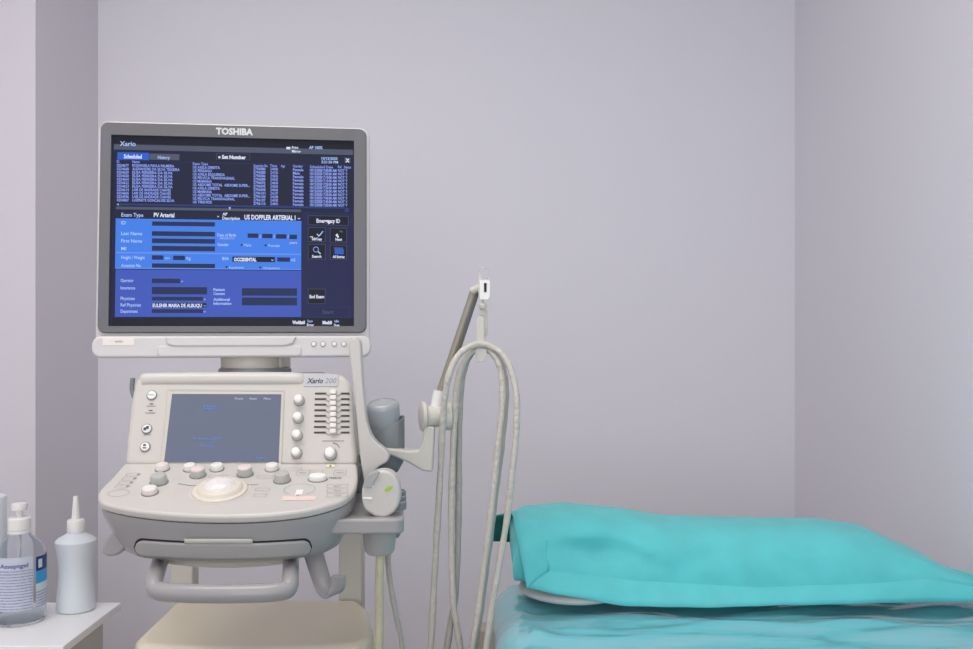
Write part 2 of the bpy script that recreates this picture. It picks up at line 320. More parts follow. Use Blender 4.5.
bar(318.2, 251.8, 320.6, 254, .0009, TL); rc(334.6, 249, 343.8, 254.4, TAB, 3); rc(334, 247.4, 343, 249.2, GR, 4)
tx('Worklist:0', 292.4, 305, 322.4, 3.2, TW, .05); tx('Queue', 307.4, 312.6, 321, 2.4, TL); tx('Mwl:0', 322.6, 332, 322.6, 3.2, TW, .05); tx('Idle', 334.6, 339, 321.2, 2.4, TL); tx('Error', 307, 314, 325, 2.6, TW, .03); tx('Done', 334, 339.6, 325.2, 2.6, TW, .03)
obj('screen', b, SM, mon, smooth=False, recalc=False)
for x in (314, 323.2, 334.4, 344):
    b = nb(); q = MP.w(x, 344.2, .0085); lathe(b, q, MP.n, [(.0042, 0), (.0042, .0006), (.0036, .0012)], 20, 0); lathe(b, q, MP.n, [(.0034, .0010), (.0031, .0019), (0, .0022)], 20, 1)
    obj('control_button', b, [M['dgrey'], M['white']], mon)
b = nb(); rect(b, MP, 102.2, 338.4, 135.2, 345.4, .0125, 0); 
text(b, '— —·NOM·', MP, 114, 126, 341.8, 2, .0128, 1)
a0, b0_ = MP.hit(102.2, 338.4); a1, b1_ = MP.hit(135.2, 345.4)
b.free(); b = nb()
prism(b, [MP.at(x, y, .0089) for x, y in ((a0+.003, b0_), (a0+.003, b1_), (a1, b1_), (a1, b0_))], -MP.n*.001); text(b, '- - NIMED -', MP, 113, 126, 341.8, 1.8, .0091, 1)
obj('inventory_sticker', b, [M['sticker'], M['inkd']], mon, smooth=False, label='white inventory sticker')
# neck
b = nb(); q = P(251, 357, 1.53); lathe(b, (q.x, 1.545, 1.150), (0, 0, 1), [(.046, 0), (.048, .02), (.048, .05), (.044, .08)], 40)
box(b, q.x-.05, q.x+.05, 1.53, 1.60, 1.16, 1.36)
obj('monitor_neck', b, M['post'], ROOT, bevel=.004)
b = nb(); lathe(b, (q.x+.003, 1.545, 1.164), (0, 0, 1), [(.056, 0), (.058, .006), (.058, .013), (.054, .0165), (0, .017)], 48); obj('swivel_disc', b, M['dgrey'], ROOT)

# ---- console
cy = R(2.0); cu = V((cos(cy), sin(cy), 0)); cdv = V((-sin(cy), cos(cy), 0))
KP = Plane(P(227, 515, 1.25), cu, cdv*cos(R(17))+V((0, 0, 1))*sin(R(17)))
TP = Plane(KP.w(227, 463), cu, cdv*cos(R(66))+V((0, 0, 1))*sin(R(66)))
def dens(pts, n=4): return [tuple(q[:2]) for q in spl([V((x, y, 0)) for x, y in pts], n)]
kout = dens([(124, 463), (112, 477), (101, 488), (97.8, 494), (99.5, 500), (108, 504.5), (132, 509.5), (165, 513.3), (200, 515.3), (235, 515.5), (270, 514), (305, 510), (330, 504), (345, 498), (354, 490), (357.6, 478), (357, 463)], 3)
tout = [(124, 466)]+dens([(126, 440), (130, 405), (132.5, 390), (136, 379), (144, 373.5), (165, 371.5), (200, 371.3), (270, 371.3), (322, 371.6), (338, 373), (347, 378), (351.5, 388), (354, 420), (356.6, 452)], 3)+[(357, 466)]
b = nb(); prism(b, [KP.w(x, y) for x, y in kout], -KP.n*.013)
con = obj('console', b, M['cream'], ROOT, bevel=.005, seg=4)
b = nb(); prism(b, [TP.w(x, y) for x, y in tout], -TP.n*.045)
obj('upper_panel', b, M['cream'], con, bevel=.009, seg=5)
# grey bowl below the shell
NR = 72
pl = [KP.w(x, y, -.013) for x, y in kout]; L = sum((pl[i]-pl[i-1]).length for i in range(1, len(pl))); res = []; acc = 0; tgt = 0
for i in range(1, len(pl)):
    s = (pl[i]-pl[i-1]).length
    while tgt <= acc+s+1e-9 and len(res) < NR: res.append(pl[i-1].lerp(pl[i], (tgt-acc)/s)); tgt += L/(NR-1)
    acc += s
back = V((res[-1]-res[0]))
full = res+[res[-1]+cdv*.10, res[-1].lerp(res[0], .5)+cdv*.12, res[0]+cdv*.10]
ctr = P(227, 515, 1.25); ctr = V((ctr.x, 1.42, 0))
b = nb(); rings = []
for sx, sy, dz, mixz in ((.985, .99, 0, 0), (.985, .985, -.006, 0), (.975, .975, -.0105, .2), (.945, .965, -.017, .5), (.91, .95, -.026, .75), (.88, .93, -.036, .9), (.84, .905, -.046, 1), (.76, .87, -.0535, 1), (.6, .8, -.058, 1)):
    z0 = KP.w(227, 517, -.013).z
    rings.append([b.verts.new((ctr.x+(p.x-ctr.x)*sx, ctr.y+(p.y-ctr.y)*sy, (p.z*(1-mixz)+z0*mixz)+dz)) for p in full])
k = len(full)
for A, B in zip(rings, rings[1:]):
    for i in range(k): b.faces.new((A[i], A[(i+1) % k], B[(i+1) % k], B[i]))
b.faces.new(rings[-1]); b.faces.new(rings[0][::-1])
bmesh.ops.recalc_face_normals(b, faces=b.faces)
bvh = BVHTree.FromBMesh(b)
obj('console_underside', b, M['grey'], con, angle=60)
def onb(px, py, off):
    h = bvh.ray_cast(CAM, (P(px, py, 1)-CAM).normalized())
    return None if h[0] is None else h[0]+h[1]*off*(1 if h[1].y < 0 else -1)
def strip(bm, x0, x1, fy, off, nx=60, ny=6, mi=0):
    rows = []
    for i in range(nx+1):
        x = x0+(x1-x0)*i/nx; yt, yb = fy(x); r_ = []
        for j in range(ny+1):
            q = onb(x, yt+(yb-yt)*j/ny, off)
            if q is None: r_ = None; break
            r_.append(bm.verts.new(q))
        if r_: rows.append(r_)
    n0 = len(bm.faces)
    for A, B in zip(rows, rows[1:]):
        for j in range(ny): bm.faces.new((A[j], A[j+1], B[j+1], B[j]))
    setm(bm, n0, mi)
def pill(x0, x1, g):
    def f(x):
        t = (x-223)/89; c_ = 550.8-4.2*t*t; e = min(x-x0, x1-x, 9)/9; hh = (8.2+g)*math.sqrt(max(0, 1-(1-e)**2))+.02
        return c_-hh, c_+hh
    return f
b = nb(); strip(b, 134, 312, pill(134, 312, .9), .0006, 90); obj('drawer_groove', b, M['black'], con, solid=.001, offset=1)
b = nb(); strip(b, 136, 310.5, pill(136, 310.5, -.6), .0022, 90); obj('drawer', b, M['greyw'], con, solid=.002, offset=0, label='grey keyboard drawer')
b = nb(); strip(b, 185.5, 253, lambda x: (537.6, 542.4), .0035, 30, 2); obj('drawer_label', b, M['label'], con, solid=.0008, offset=0)
b = nb(); sweep(b, spl([TP.w(142, 379.5, -.004), TP.w(150, 378.6, -.003), TP.w(200, 378.2, -.002), TP.w(290, 378.2, -.002), TP.w(302, 379, -.006)], 5), .0105, 14, r2=.0075, side=TP.v); obj('top_roll', b, M['cream'], con, angle=80)
# touch screen
b = nb()
def tq(x, y, h=0): return TP.w(x, y, h)
fr_o = [(168, 389.5), (160, 465), (281.5, 465), (284.5, 390.5)]; fr_i = [(172.2, 394), (164.2, 462.4), (278.6, 462.4), (281.4, 394.4)]
fo_ = [b.verts.new(tq(x, y, .0015)) for x, y in fr_o]; fi_ = [b.verts.new(tq(x, y, -.002)) for x, y in fr_i]; fb_ = [b.verts.new(tq(x, y, -.001)) for x, y in fr_o]
for A, B in ((fb_, fo_), (fo_, fi_)):
    for i in range(4): b.faces.new((A[i], A[(i+1) % 4], B[(i+1) % 4], B[i]))
obj('touch_frame', b, M['post'], con, smooth=False)
b = nb()
TS = [mat('touch_screen_glass', (104, 112, 130), .16, coat=.4, coatr=.08, emit=.08), em('touch_text_blue', (110, 150, 235)), em('touch_text_white', (205, 214, 236))]
flat(b, [tq(x, y, .0006) for x, y in fr_i])
for s, x0, x1, y, hp, mi in (('Patient', 204, 217, 406.2, 2.2, 1), ('Register', 203.5, 218.5, 408.6, 2.2, 1), ('Preset', 235, 243.5, 398.8, 2.2, 2), ('Exam', 250, 257, 398.8, 2.2, 2), ('Menu', 264, 271, 398.8, 2.2, 2), ('Trackball Assignment', 193, 222, 438.8, 2, 1), ('Next Page', 201, 214, 445.4, 2, 1), ('System', 256, 266, 458, 2, 1)):
    text(b, s, TP, x0, x1, y, hp, .0012, mi)
obj('touch_screen', b, TS, con, smooth=False, recalc=False)
# badge, sliders
b = nb(); a0, b0_ = TP.hit(304.5, 374.5); a1, b1_ = TP.hit(338, 386.5)
prism(b, [TP.at(x, y, .0012) for x, y in rr(a0, a1, b1_, b0_, .002, 3)], -TP.n*.003); text(b, 'Xario', TP, 307, 323, 381, 5, .0014, 1, .03, ital=.2); text(b, '200', TP, 325, 336, 381, 5, .0014, 2, 0, ital=.2)
obj('model_badge', b, [M['badge'], M['inkd'], M['dgrey']], con, smooth=False)
for i in range(8):
    y = 393.6+5.57*i; b = nb(); 
    for x0, x1 in ((315-.15*i, 326.5-.1*i), (341, 349.5)):
        a0, b0_ = TP.hit(x0, y-.85); a1, b1_ = TP.hit(x1, y+.85); prism(b, [TP.at(p_, q_, .0008) for p_, q_ in rr(a0, a1, b1_, b0_, .0009, 3)], -TP.n*.002, 0)
    for s in (-1, 1):
        sweep(b, spl([TP.w(333.5+s*7.5, y, .001), TP.w(333.5+s*6, y+1.8, .001), TP.w(333.5+s*3, y+2.2, .001)], 4), .0005, 6, mi=1)
    a0, b0_ = TP.hit(330.2, y-3); a1, b1_ = TP.hit(336.6, y+1.6)
    o = obj('slider', b, [M['dark'], M['ink']], con)
    b = nb(); pr = rr(a0, a1, b1_, b0_, .002, 4); prism(b, [TP.at(p_, q_, .007) for p_, q_ in pr], -TP.n*.007); obj('slider_cap', b, M['knobw'], o if False else con, bevel=.0015, seg=2)
def knob(name, pl_, px, py, rpx, h, m1, m2, taper=.93, sx=1.0, skirt=True, Yd=1.38):
    r = rpx*Yd/F; b = nb(); q = pl_.w(px, py)
    lathe(b, q, pl_.n, [(r*1.12, 0), (r*1.12, .0012)], 28, 2, sx=sx, up=pl_.u)
    lathe(b, q, pl_.n, [(r, .001), (r*taper, h*.72), (r*taper*.96, h*.78)], 28, 0, sx=sx, up=pl_.u)
    lathe(b, q, pl_.n, [(r*taper*.97, h*.76), (r*taper*.93, h*.9), (r*taper*.7, h*.98), (0, h)], 28, 1, sx=sx, up=pl_.u)
    return obj(name, b, [m1, m2, M['ink'] if not skirt else M['dgrey']], con, angle=50)
for x, y in ((299.4, 401), (298.4, 418.6), (297.4, 436), (296.8, 453.6)): knob('rotary_knob', TP, x, y, 5.2, .014, M['post'], M['white'], .88, skirt=False)
knob('rotary_knob', TP, 330.6, 454.4, 6.2, .014, M['post'], M['white'], .88, skirt=False)
for x, y, r, h, m1, m2 in ((162.4, 469.4, 6.6, .009, 'knobw', 'knobp'), (190, 469.6, 6.2, .009, 'knobw', 'knobw'), (217, 469.4, 6.4, .009, 'knobw', 'knobw'), (245, 474.6, 7.4, .014, 'knobg', 'knobp'), (272, 469.4, 6.4, .009, 'knobw', 'knobw'),
                         (198, 475.6, 7.4, .013, 'knobg', 'knobp'), (159, 482.6, 8, .013, 'knobg', 'knobg'), (150, 493, 7.2, .009, 'knobp', 'knobw'), (282, 480.6, 7.8, .013, 'knobg', 'knobg')):
    knob('dial', KP, x, y, r, h, M[m1], M[m2], .95)
knob('paddle_switch', KP, 317.6, 479.6, 6.2, .008, M['knobw'], M['white'], .95, sx=1.4)
# round illuminated buttons on the left strip, and trackball
for x, y in ((152, 395.4), (147, 429), (145.4, 447)):
    b = nb(); q = TP.w(x, y); r = .0079
    lathe(b, q, TP.n, [(r, 0), (r, .0012), (r*.84, .0016)], 28, 0); lathe(b, q, TP.n, [(r*.82, .001), (r*.78, .003), (0, .0034)], 28, 1)
    if y == 395.4: text(b, 'Power', TP, x-3, x+3, y, 1.6, .004, 2)
    elif y == 429:
        for dx, dy in ((-1.4, .6), (1.2, -.8)): rect(b, TP, x+dx-1.2, y+dy-1.4, x+dx+1.2, y+dy+1.4, .004, 2)
    else: rect(b, TP, x-1.4, y-2.2, x+1.2, y-.4, .004, 2); rect(b, TP, x-2, y+1, x+1.6, y+2, .004, 2)
    obj('power_button', b, [M['dgrey'], M['white'], M['inkd']], con)
b = nb(); q = KP.w(220, 490.5); s_ = 1.32/F
lathe(b, q, KP.n, [(27*s_, 0), (26.6*s_, .0022), (25*s_, .0034), (23*s_, .0032), (21.5*s_, .007), (20*s_, .009), (17*s_, .0095), (15.5*s_, .009)], 56, 0)
obj('trackball_ring', b, M['ring'], con)
b = nb(); lathe(b, q, KP.n, [(16.8*s_*sin(t), .0042+.0135*cos(t)) for t in [pi/2*(1-i/9) for i in range(10)]], 48); obj('trackball', b, M['ball'], con, angle=80)
# printed marks
b = nb()
def kring(x, y, rx, ry, mi, pl_=None, t=.0006, n=28, a0=0, a1=360):
    pl_ = pl_ or KP; c_ = pl_.hit(x, y); sx = rx*1.33/F; sy = ry*1.33/F
    for i in range(n):
        A = R(a0+(a1-a0)*i/n); B = R(a0+(a1-a0)*(i+1)/n)
        flat(b, [pl_.at(c_[0]+(sx+k)*cos(a), c_[1]+(sy+k)*sin(a), .0004) for a, k in ((A, 0), (B, 0), (B, t), (A, t))], mi)
kring(118.5, 493.2, 10, 7, 0); kring(299.5, 489.6, 15, 12, 0, a0=-60, a1=240); kring(220, 490.4, 28.5, 28.5, 2, t=.001)
for i in range(4):
    y = 473.4+i*4; x = 128+(-3.6)*i; rframe(b, KP, x-1, y, x+9, y+2.8, .0004, .0005, 0); rect(b, KP, x+9.8, y+.4, x+11.6, y+2, .0004, 0)
for y in (486.4, 491, 495.6): rframe(b, KP, 327.5, y-1.8, 347.4, y+1.6, .0004, .0005, 0); text(b, 'MODE', KP, 334, 341, y, 1.2, .0005, 0)
for x0 in (297.5, 311, 334.5): rframe(b, KP, x0, 470.4, x0+11, 475.4, .0004, .0005, 0); text(b, 'MENU', KP, x0+2, x0+9, 473, 1.5, .0005, 0)
text(b, 'FREEZE', KP, 329, 341.5, 478.2, 1.8, .0005, 1)
rect(b, KP, 283, 496.4, 315, 500.2, .0004, 2); rect(b, KP, 296.6, 490, 301.5, 496, .0006, 3); text(b, 'SET', KP, 296, 301.4, 495.6, 1.4, .0008, 1)
for x0, x1, y in ((172, 182, 479), (173, 181, 489.2), (173, 181, 494), (254, 266, 495.6), (256, 269, 489.6), (258, 272, 477), (210, 226, 476.6), (285, 301, 469.6)): rframe(b, KP, x0, y-1.4, x1, y+1.4, .0004, .0005, 2 if y in (479, 489.2, 494) else 0)
sweep(b, spl([KP.w(178, 484, .0006), KP.w(195, 486, .0006), KP.w(206, 482, .0006)], 5), .0004, 5, mi=0); sweep(b, spl([KP.w(236, 482, .0006), KP.w(248, 485, .0006), KP.w(258, 484.6, .0006)], 5), .0004, 5, mi=0)
for x0, x1, y in ((149.6, 153.4, 404), (147, 155.6, 406.2), (149, 152.6, 410.6), (145.4, 155.4, 413), (144, 151, 434.8)): rect(b, TP, x0, y-.5, x1, y+.5, .0004, 1 if x1-x0 < 5 else 0)
for a_, bb_ in (((322, 441), (344, 441)),): rect(b, TP, a_[0], 440.6, bb_[0], 441.4, .0004, 0)
sweep(b, spl([TP.w(333, 442.6, .0006), TP.w(337.5, 444.6, .0006), TP.w(339.6, 448, .0006)], 5), .0007, 5, mi=0)
rect(b, KP, 326.6, 464.6, 334.6, 467.6, .0006, 4); flat(b, [KP.w(329.4, 467, .0009), KP.w(331.8, 467, .0009), KP.w(330.6, 465.2, .0009)], 1)
obj('panel_markings', b, [M['ink'], M['inkd'], M['inkp'], M['white'], M['yellow']], con, smooth=False, recalc=False)
# side hook peeking out at the upper left of the console
b = nb(); sweep(b, spl([P(132.8, 378, 1.47), P(132, 388, 1.47), P(134, 396, 1.47), P(138, 402, 1.48)], 6), .0036, 10); obj('cord_cleat', b, M['dgrey'], ROOT)
# handle below the console
b = nb(); hp = [P(163, 552, 1.36), P(160, 562, 1.33), P(156, 575, 1.28), P(153.5, 584, 1.25), P(156.5, 590, 1.24), P(168, 592.4, 1.232), P(190, 593.4, 1.226), P(222, 593.8, 1.223), P(255, 593.2, 1.226), P(276, 592, 1.232), P(287, 589.5, 1.24), P(290, 583.5, 1.25), P(290.5, 575, 1.28), P(291, 562, 1.33), P(291, 550, 1.36)]
sweep(b, spl(hp, 8), .0122, 18, r2=.0112, side=(0, 0, 1)); obj('front_handle', b, M['grey'], ROOT, angle=70)
b = nb(); sweep(b, spl([P(160, 559, 1.36), P(190, 562.5, 1.34), P(225, 564, 1.335), P(262, 562.5, 1.34), P(294, 559, 1.36)], 8), .0055, 12); obj('lower_lip', b, M['post'], ROOT)
# cable hooks
b = nb(); hk = spl([P(311, 545, 1.34), P(316, 562, 1.33), P(321, 578, 1.32), P(325, 588, 1.315), P(331, 592.5, 1.31), P(337, 588, 1.305), P(338.5, 576, 1.30)], 8)
k = len(hk); sweep(b, hk, [.0138-.0035*(i/k) for i in range(k)], 14, r2=.0048, side=(1, .2, .35)); obj('cable_hook', b, M['grey'], ROOT, angle=70)
b = nb(); prism(b, [P(x, y, 1.295) for x, y in dens([(101, 554), (102.5, 545), (107, 537), (115, 533), (123, 535.5), (126, 542), (123.5, 550), (117, 555.5), (108, 557), (101, 554)][:-1], 3)], V((0, .016, 0)))
prism(b, [P(x, y, 1.305) for x, y in ((118, 534), (130, 540), (136, 551), (122, 551.5))], V((0, .03, 0)))
obj('cable_hook', b, M['grey'], ROOT, bevel=.005, seg=4)

# ---- uprights, base
b = nb()
for x0, x1 in ((168, 190.5), (337.5, 361.5)):
    a = P(x0, 600, 1.75).x; c_ = P(x1, 600, 1.75).x; box(b, a, c_, 1.763, 1.803, .17, 1.10)
box(b, P(168, 600, 1.75).x, P(361.5, 600, 1.75).x, 1.765, 1.800, 1.045, 1.085); box(b, -.47, -.27, 1.45, 1.77, .95, 1.0); box(b, -.47, -.27, 1.56, 1.60, .95, 1.17)
obj('support_frame', b, M['post'], ROOT, bevel=.004)
bx0 = P(175, 600, 1.75).x; bx1 = -.19
b = nb()
top = [V((bx0, 1.762)), V((bx0+.004, 1.54)), V((bx0+.02, 1.51)), V((bx0+.07, 1.495)), V(((bx0+bx1)/2, 1.485)), V((-.255, 1.495)), V((-.205, 1.508)), V((-.186, 1.535)), V((-.19, 1.60)), V((-.21, 1.70)), V((-.236, 1.762))]
tp = [V((q.x, q.y, .742)) for q in [V((p.x, p.y, 0)) for p in top]]
prism(b, tp, V((0, 0, -.10)))
base = obj('base_cabinet', b, M['beige'], ROOT, bevel=.022, seg=6)
b = nb(); tp2 = [V((bx0+(p.x-bx0)*1.03-.006, 1.77+(p.y-1.77)*1.10, .715)) for p in tp]; prism(b, tp2, V((0, 0, -.55))); obj('cabinet_body', b, M['beige'], base, bevel=.02, seg=5)
b = nb(); box(b, bx0-.02, bx1+.02, 1.32, 1.86, .10, .17); obj('wheel_base', b, M['greyw'], base, bevel=.02, seg=4)
for x in (bx0+.02, bx1-.02):
    for y in (1.37, 1.80):
        b = nb(); lathe(b, (x-.014, y, .05), (1, 0, 0), [(.03, 0), (.05, .004), (.05, .024), (.03, .028)], 28, 0); box(b, x-.02, x+.02, y-.012, y+.012, .055, .105, 1); obj('caster_wheel', b, [M['dgrey'], M['greyw']], ROOT)
# ---- transducer shelf and holders at the right
SH = CAM.z-(519-CY)/F*1.30
b = nb(); a = lambda x, y: P(x, y, 1.0)
sx0, sx1 = P(330, 519, 1.30).x, P(403, 519, 1.30).x
prism(b, [V((x, y, SH)) for x, y in [(sx0, 1.30)]+[(sx1-.014+.014*cos(t), 1.314+.014*sin(t)) for t in [R(-90+15*i) for i in range(7)]]+[(P(404, 500, 1.42).x, 1.42), (P(398, 500, 1.47).x, 1.47), (P(372, 500, 1.56).x, 1.56), (P(345, 500, 1.56).x, 1.56)]], V((0, 0, -.0215)))
sh = obj('transducer_shelf', b, M['grey'], ROOT, bevel=.004)
b = nb(); q = P(380, 536, 1.38); lathe(b, (q.x, 1.375, SH-.02), (0, 0, -1), [(.0245, 0), (.0235, .025), (.0215, .040), (.018, .045)], 32); obj('cup_holder', b, M['greyw'], sh)
b = nb(); q = P(392, 536, 1.42); lathe(b, (q.x, 1.43, SH-.02), (0, 0, -1), [(.0125, 0), (.0115, .03), (.009, .034)], 24); obj('cup_holder', b, M['dgrey'], sh)
for i in range(3): b = nb(); lathe(b, (P(398, 500, 1.36+.045*i).x, 1.37+.045*i, SH), (0, 0, 1), [(.011, 0), (.0115, .01), (.009, .012), (.008, .004)], 20); obj('holder_rim', b, M['dgrey'], sh)
b = nb(); q0 = P(389, 473, 1.52); q1 = P(387.6, 424, 1.51); ax = (q1-q0).normalized(); ln = (q1-q0).length
lathe(b, q0, ax, [(0, 0), (.015, .003), (.0235, .018), (.0262, .045), (.0272, ln), (.0262, ln+.0012), (.0255, ln), (.0235, .05)], 36, up=(1, 0, 0))
for vt in b.verts:
    if (vt.co-q0).dot(ax) > ln*.8: vt.co += ax*((vt.co.x-q1.x)*.42)
obj('gel_cup', b, M['dgrey'], sh, angle=50)
b = nb(); box(b, -.205, -.17, 1.50, 1.54, SH-.01, SH+.06); obj('cup_bracket', b, M['dgrey'], sh, bevel=.004)
# white curved arm
arm = [(348.6, 352), (348.2, 344), (350.4, 339.6), (354.2, 338), (358, 339.4), (360.6, 344), (361.4, 360), (363, 385), (364.8, 405), (367, 422), (371, 435), (378, 444), (386, 450.5), (388.8, 456), (387, 462), (380, 466), (375, 471), (371.6, 478), (369, 489), (365.5, 489), (362.4, 474), (359.8, 455), (357.6, 430), (354.6, 400), (351, 370)]
b = nb(); prism(b, [P(x, y, 1.40) for x, y in dens(arm, 2)], V((0, .022, 0))); obj('cable_rest_arm', b, M['cream'], ROOT, bevel=.0042, seg=4)
# articulated cable arm
b = nb(); ba = [(360, 446), (388, 448.6), (410, 451), (418, 450.6), (421.6, 446), (423, 438), (423.4, 426), (434.6, 427), (433.8, 445), (432.4, 472.4), (422, 471), (408, 462.6), (392, 456), (360, 455)]
prism(b, [P(x, y, 1.48) for x, y in ba], V((0, .024, 0)))
ca = obj('cable_arm', b, M['post'], ROOT, bevel=.0035)
b = nb(); c0 = P(437, 416, 1.50); ax = V((1, .25, 0)).normalized()
lathe(b, c0-ax*.027, ax, [(.018, 0), (.0235, .002), (.0235, .007), (.019, .009), (.017, .012), (.017, .036), (.022, .038), (.023, .047), (.018, .049)], 40); obj('pivot_joint', b, M['post'], ca, angle=30)
b = nb(); sweep(b, [P(435.5, 412, 1.50), P(437.5, 401, 1.50), P(439.5, 391, 1.50)], .0095, 16); obj('collar', b, M['white'], ca)
b = nb(); p0, p1 = P(438, 398, 1.51), P(474.4, 289, 1.52); dd = (p1-p0).normalized(); s = dd.cross(V((0, 1, 0))).normalized()*-1
if s.x < 0: s = -s
sweep(b, [p0, p1], .0046, 12, r2=.006, side=(0, 1, 0), mi=0); sweep(b, [p0+s*.0062+V((0, .004, 0)), p1+s*.0056+V((0, .004, 0))], .0044, 10, mi=1); 
obj('pole', b, [M['pole'], M['poled']], ca)
b = nb(); prism(b, [P(x, y, 1.505) for x, y in ((478, 282), (479.4, 267.5), (481.6, 276), (480.6, 299), (478.6, 299))], V((0, .012, 0)), 0)
prism(b, [P(x, y, 1.50) for x, y in ((479.4, 280), (490, 280), (490, 296), (488, 299.5), (480, 299.5))], V((0, .016, 0)), 1); prism(b, [P(x, y, 1.499) for x, y in ((484, 283), (486.6, 283), (486.6, 292), (484, 292))], V((0, .003, 0)), 2)
sweep(b, spl([P(480, 275, 1.508), P(481.5, 269, 1.508), P(485, 267.6, 1.508), P(487.6, 271, 1.508), P(487.2, 281, 1.508)], 6), .0006, 6, mi=3)
sweep(b, [P(472, 291, 1.515), P(480, 287, 1.51)], .006, 10, mi=0)
obj('pole_head', b, [M['post'], M['white'], M['black'], M['chrome']], ca, bevel=.0012, seg=2)
b = nb(); sweep(b, [P(483, 298, 1.508), P(483, 306, 1.508)], .002, 8)
lathe(b, P(482.8, 303, 1.508), (0, 0, -1), [(.004, 0), (.0062, .002), (.0064, .007), (.0055, .009)], 20)
prism(b, [P(x, y, 1.512) for x, y in ((479.6, 308), (487.6, 310), (488, 334), (485, 338), (483.6, 332), (483.8, 316), (479.6, 315))], V((0, .008, 0)))
prism(b, [P(x, y, 1.487) for x, y in dens([(477, 350), (476.4, 322), (477.6, 317.6), (480.6, 316.4), (483.6, 318), (484.2, 324), (484, 350)], 3)], V((0, .014, 0)))
prism(b, [P(x, y, 1.484) for x, y in ((474.4, 351), (476.6, 348.4), (486.4, 348.6), (486.8, 354), (483.4, 361.6), (477.8, 361.6))], V((0, .036, 0)))
obj('hanging_hook', b, M['post'], ca, bevel=.0018, seg=2)

# ================================================================ TRANSDUCERS AND CABLES
def taper_ring(z): return z
b = nb()
ol = dens([(364.5, 509), (361.8, 500), (361.8, 489), (365, 479.5), (371, 473), (379, 469.8), (387, 469.8), (394, 474), (398.6, 482), (400, 492), (398.8, 503), (393.5, 511.5), (385, 516.5), (374, 515.6), (364.5, 509)][:-1], 3)
prism(b, [P(x, y+1, 1.315) for x, y in ol], V((0, .028, 0)))
pr = obj('convex_transducer', b, M['cream'], None, bevel=.009, seg=5, label='cream rounded ultrasound probe with a green mark standing on the grey shelf', category='ultrasound probe')
b = nb(); prism(b, [P(x, y+1, 1.312) for x, y in dens([(363, 487), (364.6, 479), (371, 472.6), (379, 470.4), (378.4, 474.4), (374, 481), (371.4, 487)], 2)], V((0, .02, 0))); obj('probe_face', b, M['greyw'], pr, bevel=.0015)
b = nb(); c_ = P(388.6, 488.6, 1.3155); prism(b, [c_+V((.0058*cos(t)*.94-.0026*sin(t)*.3, -.0012, .0058*cos(t)*.42+.0026*sin(t))) for t in [2*pi*i/20 for i in range(20)]], V((0, .001, 0))); obj('green_mark', b, M['green'], pr, smooth=False)
b = nb(); sweep(b, [P(363.2, 498, 1.316), P(372, 498.8, 1.314)], .0016, 8); sweep(b, [P(363.4, 487.6, 1.316), P(373, 486, 1.314)], .0014, 8); obj('grip_ridge', b, M['white'], pr)
b = nb(); sweep(b, spl([P(381, 512, 1.345), P(381, 536, 1.374), P(380.5, 550, 1.376), P(379, 585, 1.375), P(379.5, 615, 1.38), P(379, 650, 1.38), P(380, 720, 1.40), P(378, 800, 1.44)], 8), .0064, 12); obj('probe_cable', b, M['cabley'], pr, label='yellowed cable in a clear sleeve')
b = nb(); q0 = P(387.4, 452, 1.52); q1 = P(382.4, 402, 1.50); ax = (q1-q0).normalized(); ln = (q1-q0).length; r = .0258
lathe(b, q0, ax, [(r*.9, 0), (r*.92, ln*.3), (r*.97, ln*.55), (r*1.0, ln*.62), (r*1.01, ln*.66), (r, ln*.7), (r*1.02, ln*.9), (r*.95, ln*.97), (r*.8, ln), (r*.76, ln-.002), (0, ln-.003)], 40, up=(1, 0, 0))
ep = obj('gel_bottle', b, M['cyl'], None, angle=50, label='blue-grey translucent bottle with a rounded end standing in the dark cup behind the probe', category='bottle')
def cable(pts, r, m, label, group=None, nm='hanging_cable'):
    b = nb(); p = spl(pts, 9); k = len(p); sweep(b, p, [r*(1+.05*sin(i*.9)+.05*sin(i*.37)) for i in range(k)], 12)
    o = obj(nm, b, M[m], None, angle=80, label=label, category='cable')
    if group: o['group'] = group
    return o
G = 'transducer cables looped over the hook'
cable([P(398, 700, 1.44), P(402, 650, 1.43), P(396, 615, 1.42), P(390.5, 585, 1.42), P(388, 560, 1.42), P(389, 543, 1.43)], .0042, 'cabled', 'thin grey cable dropping from the small holder under the shelf')
cable([P(420, 760, 1.60), P(426, 690, 1.56), P(430.5, 649, 1.53), P(434, 585, 1.52), P(437, 530, 1.51), P(440, 480, 1.50), P(442.4, 430, 1.485), P(444.6, 400, 1.475), P(449, 375, 1.47), P(457, 357, 1.475), P(468, 347.5, 1.48), P(481, 344, 1.485), P(494, 348, 1.485), P(505, 358, 1.48), P(512.5, 375, 1.475), P(516.6, 400, 1.47), P(516, 435, 1.47), P(512, 475, 1.47), P(507.5, 515, 1.475), P(500, 560, 1.48), P(493, 600, 1.485), P(486, 649, 1.49), P(478, 720, 1.50), P(460, 800, 1.53)],
      .0052, 'cable', 'outermost grey sleeved cable loop over the hook, with ends furthest apart', G)
cable([P(466, 760, 1.56), P(464, 700, 1.54), P(461, 655, 1.53), P(456.5, 625, 1.52), P(453, 600, 1.515), P(451.4, 550, 1.51), P(451.4, 500, 1.505), P(453, 450, 1.50), P(455, 410, 1.495), P(458, 380, 1.49), P(464, 361, 1.49), P(473, 351.5, 1.492), P(482, 348.4, 1.495), P(491, 352, 1.49), P(498.6, 363, 1.487), P(502, 380, 1.485), P(502.4, 405, 1.483), P(498.6, 440, 1.483), P(494.6, 480, 1.483), P(490, 520, 1.485), P(485, 560, 1.49), P(479, 605, 1.495), P(472, 649, 1.50), P(462, 720, 1.52), P(446, 790, 1.56)],
      .0052, 'cable', 'innermost grey sleeved cable loop over the hook, its right leg left of the pillow', G)
